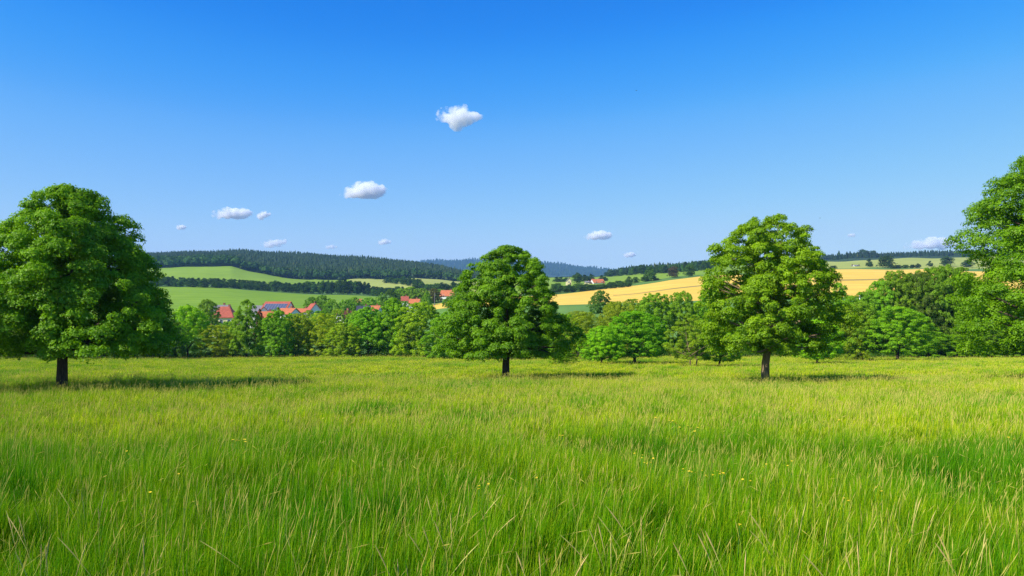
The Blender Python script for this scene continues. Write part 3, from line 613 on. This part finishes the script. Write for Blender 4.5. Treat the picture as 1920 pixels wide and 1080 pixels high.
house(541, 250, 618, 5.2, 7, 589, 578.5, -16, M['wall_white'], M['tile_orange'], 'orange roofed house at the right foot of the barn', windows=2)
house(588, 272, 612, 3.9, 6, 582, 569.5, 30, M['wall_white'], M['tile_red'], 'small red roofed house with a white gable below the round trees', gable_front=True, windows=1)
house(567, 276, 612, 7, 6, 586, 579, 0, M['wall_white'], M['tile_orange'], 'low orange roof half hidden left of the small red house', windows=2)
house(648, 228, 620, 3.4, 6, 596, 583, -26, M['wall_white'], M['tile_orange'], 'little white house with an orange roof among the olive trees', gable_front=True, windows=1)
house(682, 300, 610, 5.0, 7, 584.5, 574, 6, M['wall_white'], M['tile_dark'], 'house with a slate roof between the dark trees', windows=2)
house(704, 306, 606, 3.8, 6, 583, 573.5, -8, M['wall_white'], M['tile_orange'], 'orange roofed house right of the slate roof', windows=1)
house(673, 410, 592, 3.4, 5, 568, 561, 0, M['wall_white'], M['tile_red'], 'tiny red roof between two dark trees at the crop field', windows=1, chimney=False)
house(759, 352, 580, 3.0, 6, 564, 556, 10, M['wall_white'], M['tile_red'], 'dark red roof left of the orange roof among the village trees', windows=1)
house(778, 346, 580, 4.4, 6, 569, 561, -6, M['wall_white'], M['tile_orange'], 'orange roof among the village trees below the hay field', windows=1)
house(841, 462, 562, 8.8, 8, 555, 544.5, -8, M['wall_white'], M['tile_orange'], 'far orange roofed farmhouse just left of the middle maple', windows=2)
Dj = D_at(1119, 532)
house(1120, Dj, 532, 9.6, 9, 530.5, 523.5, 14, M['wall_white'], M['tile_orange'], 'distant red roofed cottage beyond the wheat field', windows=2)
house(1066, Dj, 532, 4.0, 8, 527, 522, 0, M['wall_cream'], M['tile_grey'], 'distant pale house left of the large round tree', windows=1, gable_front=True)
house(1102, Dj, 532, 4.5, 8, 530, 527.5, 0, M['wall_cream'], M['tile_grey'], 'distant grey house between the round tree and the cottage', windows=1)
Ds = D_at(1604, 501.5, 720)
house(1604, Ds, 501, 5.0, 6, 499.2, 496.8, 12, M['wall_white'], M['tile_grey'], 'small white barn with a grey roof in the upland field', windows=1, chimney=False, name='barn', cat='barn')
house(1596, Ds, 501, 2.2, 3, 500.2, 499.4, 0, M['wall_white'], M['tile_grey'], 'tiny white hut left of the small upland barn', windows=1, chimney=False, name='hut', cat='hut')

def pole(px, D, yt, label, arm, lean=0.0):
    s = D / F; loc = at(px, D); h = CZ + (YH - yt) * s - loc[2]; root = empty('utility_pole', loc, label, 'pole', 'pale poles in the valley')
    b = MB(); b.tube([(0, 0, -.3), (lean, 0, h)], [0.11, 0.08], 8); b.build('post', M['tile_grey' if not arm else 'trim'], root, True)
    if arm:
        b = MB(); b.box(-0.2, 1.1, -.06, .06, h - 0.75, h - 0.62); b.box(-0.2, 0.8, -.05, .05, h - 0.38, h - 0.28); b.build('crossarm', M['trim'], root)
        for k in range(3):
            b = MB(); b.tube([(0.35 * k + 0.2, 0, h - 0.62), (0.35 * k + 0.2, 0, h - 0.45)], [0.05, 0.03], 6); b.build('insulator', M['trim'], root)
pole(405, 236, 577, 'pale pole in front of the left corner of the cream house', False)
pole(815, 330, 549, 'thin pale pole beside the sliver of wheat', False)
pole(1612, 151, 551, 'white utility pole with crossarms sticking out of the right hedge', True)

# ------------------------------------------------------------------ grass
def grass_mat():
    m, t, out = newmat('grass_blade'); P = position(t)
    at_ = N(t, 'ShaderNodeAttribute', attribute_name='col'); sp = N(t, 'ShaderNodeSeparateColor'); t.links.new(at_.outputs['Color'], sp.inputs[0])
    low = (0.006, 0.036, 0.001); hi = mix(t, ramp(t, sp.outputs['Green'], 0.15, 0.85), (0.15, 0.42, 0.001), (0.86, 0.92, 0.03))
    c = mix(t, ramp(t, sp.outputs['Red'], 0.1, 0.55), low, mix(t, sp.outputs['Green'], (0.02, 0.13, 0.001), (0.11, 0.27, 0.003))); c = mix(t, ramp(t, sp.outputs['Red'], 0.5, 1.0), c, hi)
    big = ramp(t, mix(t, 0.4, noise(t, 0.13, 2, P), noise(t, 0.55, 2, P)), 0.40, 0.58)
    c = mix(t, big, mix(t, 1.0, c, (0.55, 0.82, 0.6), 'MULTIPLY'), mix(t, 1.0, c, (1.35, 1.15, 1.0), 'MULTIPLY'))
    tan = mix(t, ramp(t, sp.outputs['Red'], 0.5, 0.9), c, (0.64, 0.56, 0.12))
    c = mix(t, sp.outputs['Blue'], c, tan)
    d = N(t, 'ShaderNodeBsdfDiffuse'); tr = N(t, 'ShaderNodeBsdfTranslucent'); g = N(t, 'ShaderNodeBsdfGlossy'); g.inputs['Roughness'].default_value = 0.4
    t.links.new(c, d.inputs[0]); t.links.new(c, tr.inputs[0])
    a = N(t, 'ShaderNodeMixShader'); a.inputs[0].default_value = 0.28; t.links.new(d.outputs[0], a.inputs[1]); t.links.new(tr.outputs[0], a.inputs[2])
    b = N(t, 'ShaderNodeMixShader'); b.inputs[0].default_value = 0.006; t.links.new(a.outputs[0], b.inputs[1]); t.links.new(g.outputs[0], b.inputs[2])
    t.links.new(b.outputs[0], out.inputs['Surface']); return m
M['grass'] = grass_mat()
def patch(name, seed, size, n, width, h, nst, segs, stw, tall=0.8, tm=0.36):
    g = np.random.default_rng(seed); n2 = n + nst; st = np.arange(n2) >= n
    bx = g.uniform(-size * 0.56, size * 0.56, (n2, 2)); a = g.random(n2) * 2 * np.pi; face = np.stack([np.cos(a), np.sin(a)], 1)
    clump = 0.8 + 0.32 * np.sin(bx[:, 0] * 7 / size + seed) * np.sin(bx[:, 1] * 8 / size + 2 * seed)
    hh = np.where(st, g.normal(tall, 0.10, n2), g.normal(h, h * 0.2, n2) * clump); hh = np.clip(hh, 0.1, 1.2)
    lean = g.normal(0, 0.07, (n2, 2)) + np.array([0.03, 0.0]); bend = g.normal(0, 0.08, (n2, 2)) + np.array([0.05, 0]); bend[g.random(n2) < 0.06] *= 3.2
    ss = np.linspace(0, 1, segs + 1); Vs = []
    wprof = np.interp(ss, [0, 0.5, 1], [0.8, 1.0, 0.12])
    for k, s in enumerate(ss):
        cx = bx + (lean * s + bend * s * s * 1.2) * hh[:, None]; z = hh * s * (1 - 0.18 * s * s * np.clip(np.linalg.norm(bend, axis=1) * 4, 0, 1.6))
        wd = np.where(st, stw * (1 - 0.3 * s), width * wprof[k])[:, None] * g.uniform(0.95, 1.05) / 2
        Vs.append(np.stack([np.concatenate([cx - face * wd, z[:, None]], 1), np.concatenate([cx + face * wd, z[:, None]], 1)], 1))
    V = np.concatenate(Vs, 1); K = 2 * (segs + 1); b = (np.arange(n2) * K)[:, None, None]
    Fq = np.array([(2*k, 2*k+1, 2*k+3, 2*k+2) for k in range(segs)])[None] + b; Fq = Fq.reshape(-1, 4)
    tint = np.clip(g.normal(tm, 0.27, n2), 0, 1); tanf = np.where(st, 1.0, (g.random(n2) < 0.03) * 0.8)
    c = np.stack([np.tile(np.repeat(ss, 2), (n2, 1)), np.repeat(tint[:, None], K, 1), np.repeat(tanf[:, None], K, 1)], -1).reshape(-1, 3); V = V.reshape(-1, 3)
    # seed heads: two crossed slim leaves at the top of each stalk
    tip = V.reshape(n2, K, 3)[n:, -1] ; prev = V.reshape(n2, K, 3)[n:, -3]; dirv = unit(tip - prev); hl = g.uniform(0.07, 0.15, nst)[:, None]
    extraV, extraF, extraC = [], [], []; base = len(V)
    for q in range(2):
        u = unit(np.cross(dirv, np.array([1.0, 0.2, 0.1]) if q == 0 else np.array([0.1, 1.0, 0.2])))
        W = stw * 2.1
        extraV.append(np.stack([tip - dirv * hl * 0.6, tip + u * W * 0.5 - dirv * hl * 0.1, tip + dirv * hl * 0.5, tip - u * W * 0.5 - dirv * hl * 0.1], 1).reshape(-1, 3))
        extraF.append(np.arange(nst * 4).reshape(-1, 4) + base); base += nst * 4
        extraC.append(np.tile([1.0, 0.5, 1.0], (nst * 4, 1)))
    V = np.concatenate([V] + extraV); Fq = np.concatenate([Fq] + extraF); c = np.concatenate([c] + extraC)
    return mesh_from(name, V, Fq, [M['grass']], c)
gcol = bpy.data.collections.new('grass_patches')
specs = []
NV = 5
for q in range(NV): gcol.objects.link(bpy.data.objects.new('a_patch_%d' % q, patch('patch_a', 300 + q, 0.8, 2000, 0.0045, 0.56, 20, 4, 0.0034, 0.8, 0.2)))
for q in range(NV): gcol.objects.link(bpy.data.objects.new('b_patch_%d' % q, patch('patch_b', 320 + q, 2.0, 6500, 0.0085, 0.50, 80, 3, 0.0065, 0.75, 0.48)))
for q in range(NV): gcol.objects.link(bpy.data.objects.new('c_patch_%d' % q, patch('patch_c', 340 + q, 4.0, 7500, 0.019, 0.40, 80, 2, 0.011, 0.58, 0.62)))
pts, idx, rot, scl = [], [], [], []
def lush(x, y):   # where the grass stands taller
    return (0.5 * np.sin(x * 0.9 + 1.3 * np.sin(y * 0.5)) * np.sin(y * 0.8 + 0.7 * np.sin(x * 0.6)) + 0.35 * np.sin(x * 2.3 + y * 1.1) * np.sin(y * 1.9 - x * 0.7 + 1) + 0.35 * np.sin(x * 0.23 + 2) * np.sin(y * 0.17 + x * 0.1))
for (sz, y0, y1, base, shr) in ((0.8, -2.4, 15.5, 0, 1.5), (2.0, 15.5, 48, NV, 0.9), (4.0, 48, 118, 2 * NV, 0.8)):
    yv = y0 + sz / 2
    while yv < y1:
        half = 0.74 * max(yv, 0) + 13 + sz
        for xv in np.arange(-half, half, sz):
            x, y = xv + rng.uniform(-.15, .15) * sz, yv + rng.uniform(-.12, .12) * sz
            pts.append((x, y, float(meadow_z(np.array(x), np.array(y))) - 0.01)); idx.append(base + rng.integers(NV)); rot.append((0, 0, rng.uniform(-0.6, 0.6)))
            k = 1 + 0.30 * shr * lush(x, y) + rng.normal(0, 0.05 * shr)
            if sz < 1 and rng.random() < 0.12: k *= 0.6
            scl.append((1.04, 1.04, float(np.clip(k, 0.42, 1.4))))
        yv += sz
pm = bpy.data.meshes.new('grass'); pm.vertices.add(len(pts)); pm.vertices.foreach_set('co', np.array(pts, np.float32).ravel())
pm.attributes.new('idx', 'INT', 'POINT').data.foreach_set('value', np.array(idx, np.int32))
pm.attributes.new('rot', 'FLOAT_VECTOR', 'POINT').data.foreach_set('vector', np.array(rot, np.float32).ravel())
pm.attributes.new('scl', 'FLOAT_VECTOR', 'POINT').data.foreach_set('vector', np.array(scl, np.float32).ravel())
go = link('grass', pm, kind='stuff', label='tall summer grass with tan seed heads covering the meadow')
ng = bpy.data.node_groups.new('scatter_grass', 'GeometryNodeTree')
ng.interface.new_socket('Geometry', in_out='INPUT', socket_type='NodeSocketGeometry'); ng.interface.new_socket('Geometry', in_out='OUTPUT', socket_type='NodeSocketGeometry')
gi, gout = ng.nodes.new('NodeGroupInput'), ng.nodes.new('NodeGroupOutput')
iop, ci = ng.nodes.new('GeometryNodeInstanceOnPoints'), ng.nodes.new('GeometryNodeCollectionInfo')
ci.inputs['Collection'].default_value = gcol; ci.inputs['Separate Children'].default_value = True; ci.inputs['Reset Children'].default_value = True
def named(n_, ty):
    a = ng.nodes.new('GeometryNodeInputNamedAttribute'); a.data_type = ty; a.inputs['Name'].default_value = n_; return a.outputs['Attribute']
e2r = ng.nodes.new('FunctionNodeEulerToRotation')
ng.links.new(gi.outputs[0], iop.inputs['Points']); ng.links.new(ci.outputs[0], iop.inputs['Instance']); iop.inputs['Pick Instance'].default_value = True
ng.links.new(named('idx', 'INT'), iop.inputs['Instance Index']); ng.links.new(named('rot', 'FLOAT_VECTOR'), e2r.inputs[0]); ng.links.new(e2r.outputs[0], iop.inputs['Rotation'])
ng.links.new(named('scl', 'FLOAT_VECTOR'), iop.inputs['Scale']); ng.links.new(iop.outputs[0], gout.inputs[0])
md = go.modifiers.new('scatter', 'NODES'); md.node_group = ng

# tall tan stalks leaning in bunches near the camera
b = MB(); g = np.random.default_rng(9)
def stalk(x, y, h, lx, ly):
    z = ground(x, y); P_ = [(x + lx * s + lx * 0.5 * s * s, y + ly * s, z + h * s * (1 - 0.12 * s)) for s in (0, .3, .6, .8, .9, 1.0)]
    b.tube(P_, [0.0018, 0.0018, 0.0016, 0.004, 0.0055, 0.0012], 4, cap=False)
for (px, yb, n) in [(838, 905, 9), (850, 950, 6), (765, 1000, 5), (90, 1000, 8), (60, 940, 6), (250, 980, 5), (1140, 960, 7), (1210, 930, 5), (1380, 990, 6), (1700, 900, 6), (1640, 1010, 5), (560, 960, 6), (1000, 1010, 6), (1830, 980, 6), (420, 880, 6), (1500, 940, 5), (1300, 1040, 5), (180, 890, 6)]:
    D = (CZ - 0.75) / (yb - YH) * F * 1.02 + 0.3
    for _ in range((n + 1) // 2 + 1):
        D2 = D + g.normal(0, 0.12); x = (px - 960 + g.normal(0, 14)) * D2 / F; stalk(x, D2, g.uniform(0.78, 0.98), g.normal(0.0, 0.16) - 0.03, g.normal(0, .08))
mm, t, out = newmat('dry_stalk'); principled(t, out, mix(t, ramp(t, noise(t, 3, 3, position(t)), 0.4, 0.6), (0.58, 0.42, 0.15), (0.44, 0.44, 0.10)), 1.0, 0.0)
b.build('dry_stalks', mm, kind='stuff', label='bunches of taller tan seed stalks in the near grass')

# yellow meadow flowers
m1 = flat('yellow_petal', (0.85, 0.62, 0.02), 0.6, 0.1); m2 = flat('flower_stem', (0.10, 0.26, 0.03), 0.7)
b = MB()
for k in range(7):
    a = 2 * math.pi * k / 7; ca, sa = math.cos(a), math.sin(a); r_ = 0.019
    b.poly([(0, 0, 0), (ca*r_*.6 - sa*.007, sa*r_*.6 + ca*.007, .004), (ca*r_, sa*r_, .007), (ca*r_*.6 + sa*.007, sa*r_*.6 - ca*.007, .004)], [(0, 1, 2, 3)])
b.tube([(0, 0, -.006), (0, 0, .004)], [.007, .006], 6)
bl = b.mesh('blossom', m1); b = MB(); b.tube([(0.03, 0, -.66), (0.015, 0.01, -.3), (0, 0, -.004)], [.003, .003, .002], 5); stm = b.mesh('stem', m2)
spots = [(1205, 860, 5), (1215, 870, 3), (1290, 883, 4), (1303, 888, 3), (1345, 886, 5), (1352, 890, 3), (1340, 895, 3), (925, 923, 1), (890, 918, 2), (270, 932, 1), (335, 900, 2), (1600, 940, 2), (1755, 860, 2), (1900, 830, 2), (1883, 822, 2), (1382, 990, 1), (440, 832, 3), (460, 835, 3), (430, 842, 2), (1260, 800, 6), (1290, 812, 5), (1230, 790, 4), (1150, 785, 4), (1180, 735, 5), (1150, 732, 4), (1100, 730, 4), (1040, 820, 2), (1000, 900, 2), (1640, 915, 2), (1440, 875, 2), (1390, 900, 2), (1480, 870, 2), (640, 900, 2), (235, 855, 2), (180, 855, 2), (540, 880, 1), (1560, 800, 3), (1750, 790, 3)]
g = np.random.default_rng(21); k = 0
for (px, yy, n) in spots:
    for _ in range(n):
        q = px + g.normal(0, 9); Y_ = yy + g.normal(0, 3); D = 10.0
        for _ in range(20):
            top = CZ + float(H(np.array(D))) - 0.68; D = top * F / (Y_ - YH)
        x = (q - 960) * D / F; root = empty('yellow_flower', (x, D, ground(x, D) + 0.66), 'small yellow flower just above the grass tips', 'flower', 'yellow flowers in the meadow grass', g.random() * 6)
        s_ = 1.0 if D < 12 else 1.5; root.scale = (s_, s_, 1); link('blossom', bl, root).rotation_euler = (g.normal(0.25, .15), 0, 0); link('stem', stm, root)

# ------------------------------------------------------------------ clouds: closed bodies of vapour high above
mc, t, out = newmat('cloud'); pv = N(t, 'ShaderNodeVolumePrincipled'); pv.inputs['Color'].default_value = (1, 1, 1, 1); pv.inputs['Anisotropy'].default_value = 0.0
tc = N(t, 'ShaderNodeTexCoord'); nn = noise(t, 2.2, 6, tc.outputs['Object'], 0.68)
mp = N(t, 'ShaderNodeMapping'); mp.inputs['Scale'].default_value = (1.0, 1.3, 1.9); t.links.new(tc.outputs['Object'], mp.inputs['Vector'])
ln = N(t, 'ShaderNodeVectorMath', operation='LENGTH'); t.links.new(mp.outputs[0], ln.inputs[0])
m0 = N(t, 'ShaderNodeMath', operation='MULTIPLY'); t.links.new(ln.outputs['Value'], m0.inputs[0]); m0.inputs[1].default_value = 0.5
m1_ = N(t, 'ShaderNodeMath', operation='SUBTRACT'); na = N(t, 'ShaderNodeMath', operation='MULTIPLY_ADD'); na.inputs[1].default_value = 2.3; na.inputs[2].default_value = -0.62; t.links.new(nn, na.inputs[0]); t.links.new(na.outputs[0], m1_.inputs[0]); t.links.new(m0.outputs[0], m1_.inputs[1])
mt = N(t, 'ShaderNodeMath', operation='MULTIPLY'); t.links.new(ramp(t, m1_.outputs[0], 0.10, 0.40), mt.inputs[0])
oi = N(t, 'ShaderNodeObjectInfo'); sc_ = N(t, 'ShaderNodeSeparateColor'); t.links.new(oi.outputs['Color'], sc_.inputs[0]); t.links.new(sc_.outputs['Red'], mt.inputs[1])
t.links.new(mt.outputs[0], pv.inputs['Density']); t.links.new(pv.outputs[0], out.inputs['Volume'])
def icos():
    import bmesh
    bm = bmesh.new(); bmesh.ops.create_icosphere(bm, subdivisions=2, radius=1); V = np.array([v.co[:] for v in bm.verts]); Ff = [[v.index for v in f.verts] for f in bm.faces]; bm.free(); return V, Ff
IV, IF = icos()
CT = bpy.data.textures.new('billows', 'CLOUDS'); CT.noise_scale = 0.3; CT.noise_depth = 2
def cloud(px, py, wpx, hpx, label, seed, puffs, dens=1.0, alt=1500.0):
    D = F * alt / (YH - py); s = D / F; W = wpx * 1.12 * s / 2; g = np.random.default_rng(seed); V, Ff = [], []
    for (u, v, r) in puffs:
        for q in range(11):
            d = unit(g.normal(size=3)) * g.uniform(0.5, 0.95) * r if q else np.zeros(3); d[2] = abs(d[2]) if g.random() < 0.4 else d[2]; rr = r * (g.uniform(0.22, 0.5) if q else 0.8); b0 = len(V)
            rr *= 1.5
            V += [tuple(x) for x in (IV * rr * np.array([1, 0.9, 0.8]) + np.array([u, 0, v]) + d * np.array([1, .8, .7]))]; Ff += [[b0 + i_ for i_ in f] for f in IF]
    o = link('cloud', mesh_from('cloud', V, Ff, [mc], smooth=True), label=label, category='cloud', group='small white clouds')
    o.location = ((px - 960) * s, D, CZ + alt); o.scale = (W, W, W); o.color = (dens * 10 / W, 0, 0, 1)
    r = o.modifiers.new('merge', 'REMESH'); r.mode = 'VOXEL'; r.voxel_size = 0.03
    dm = o.modifiers.new('billow', 'DISPLACE'); dm.texture = CT; dm.strength = 0.10; dm.mid_level = 0.5; dm.texture_coords = 'LOCAL'
for a in [
 (862, 220, 88, 50, 'ragged wispy cloud highest in the sky', 1, [(-.55, .12, .32), (-.15, .05, .42), (.15, -.05, .34), (-.1, -.3, .25), (.55, .02, .22), (.8, .0, .12), (.1, .35, .2), (-.85, .0, .1)], 0.75),
 (680, 359, 90, 40, 'rounded cumulus cloud above the middle of the left hill', 2, [(-.7, -.15, .14), (-.4, -.02, .27), (0, .06, .36), (.35, .08, .34), (.62, .0, .24), (.85, -.15, .08)], 1.0),
 (436, 402, 76, 28, 'long flat white cloud above the left hill', 3, [(-.65, .02, .24), (-.25, .08, .3), (.15, .03, .27), (.5, .05, .25), (.8, .05, .12)], 1.0),
 (493, 404, 30, 18, 'small cloud puff right beside the long flat cloud', 4, [(-.3, -.1, .45), (.15, .15, .45), (.6, .15, .25)], 0.6),
 (339, 426, 22, 12, 'tiny cloud near the crown of the largest maple', 5, [(-.3, 0, .45), (.3, 0, .42)], 0.5),
 (513, 457, 50, 16, 'low cloud sitting on the spruce ridge', 6, [(-.6, -.05, .26), (-.2, 0, .3), (.3, .05, .28), (.65, .15, .22)], 0.5),
 (620, 463, 26, 8, 'faint cloud just over the spruce ridge', 7, [(-.4, 0, .3), (.2, .02, .3), (.7, 0, .16)], 0.35),
 (720, 454, 30, 12, 'faint small cloud above the right end of the spruce ridge', 8, [(-.3, 0, .35), (.1, .08, .38), (.6, 0, .2)], 0.45),
 (1121, 442, 54, 20, 'white cloud between the two middle maples', 9, [(-.65, -.1, .2), (-.2, .02, .32), (.25, .05, .33), (.65, .02, .24)], 0.9),
 (1180, 478, 28, 11, 'small faint cloud low between the two middle maples', 10, [(-.3, 0, .36), (.2, .05, .38), (.65, 0, .18)], 0.6),
 (1746, 459, 100, 22, 'long hazy cloud above the right ridge', 11, [(-.75, -.05, .14), (-.4, .02, .2), (0, .06, .24), (.4, .05, .22), (.75, .0, .16)], 1.0),
 (1596, 441, 20, 8, 'very faint tiny cloud right of the airy maple', 12, [(-.2, 0, .35), (.3, .02, .35)], 0.3)]:
    cloud(*a)

# birds, tiny specks high over the meadow
def bird(px, py, D, label):
    s = D / F; root = empty('bird', ((px - 960) * s, D, CZ + (YH - py) * s), label, 'bird', None, 0.6)
    b = MB(); b.tube([(-.14, 0, 0), (-.09, 0, .01), (0, 0, .02), (.08, 0, .01), (.17, 0, 0), (.24, 0, .0)], [.006, .028, .042, .034, .014, .03], 8)
    V_b = b
    for sg in (-1, 1): V_b.poly([(-.05, sg*.03, .03), (.06, sg*.03, .03), (.07, sg*.2, .10), (.03, sg*.4, .05), (-.02, sg*.2, .11), (-.05, sg*.03, .018), (.06, sg*.03, .018), (.07, sg*.2, .088), (.03, sg*.4, .045), (-.02, sg*.2, .098)], [(0, 1, 2, 4), (4, 2, 3), (9, 7, 6, 5), (8, 7, 9)])
    b.build('body', M['tile_dark'], root, True)
bird(1193, 170, 170, 'tiny dark bird high in the sky right of the ragged cloud'); bird(1537, 409, 190, 'tiny dark bird right of the airy maple top')

# ------------------------------------------------------------------ air
mh, t, out = newmat('haze'); pv = N(t, 'ShaderNodeVolumePrincipled'); pv.inputs['Color'].default_value = (0.30, 0.56, 1.0, 1)
pv.inputs['Density'].default_value = 0.95e-4; pv.inputs['Anisotropy'].default_value = 0.0; t.links.new(pv.outputs[0], out.inputs['Volume'])
b = MB(); b.box(-9500, 9500, -120, 7600, -40, 470); b.build('haze', mh, kind='stuff', label='thin blue summer haze over the valley')
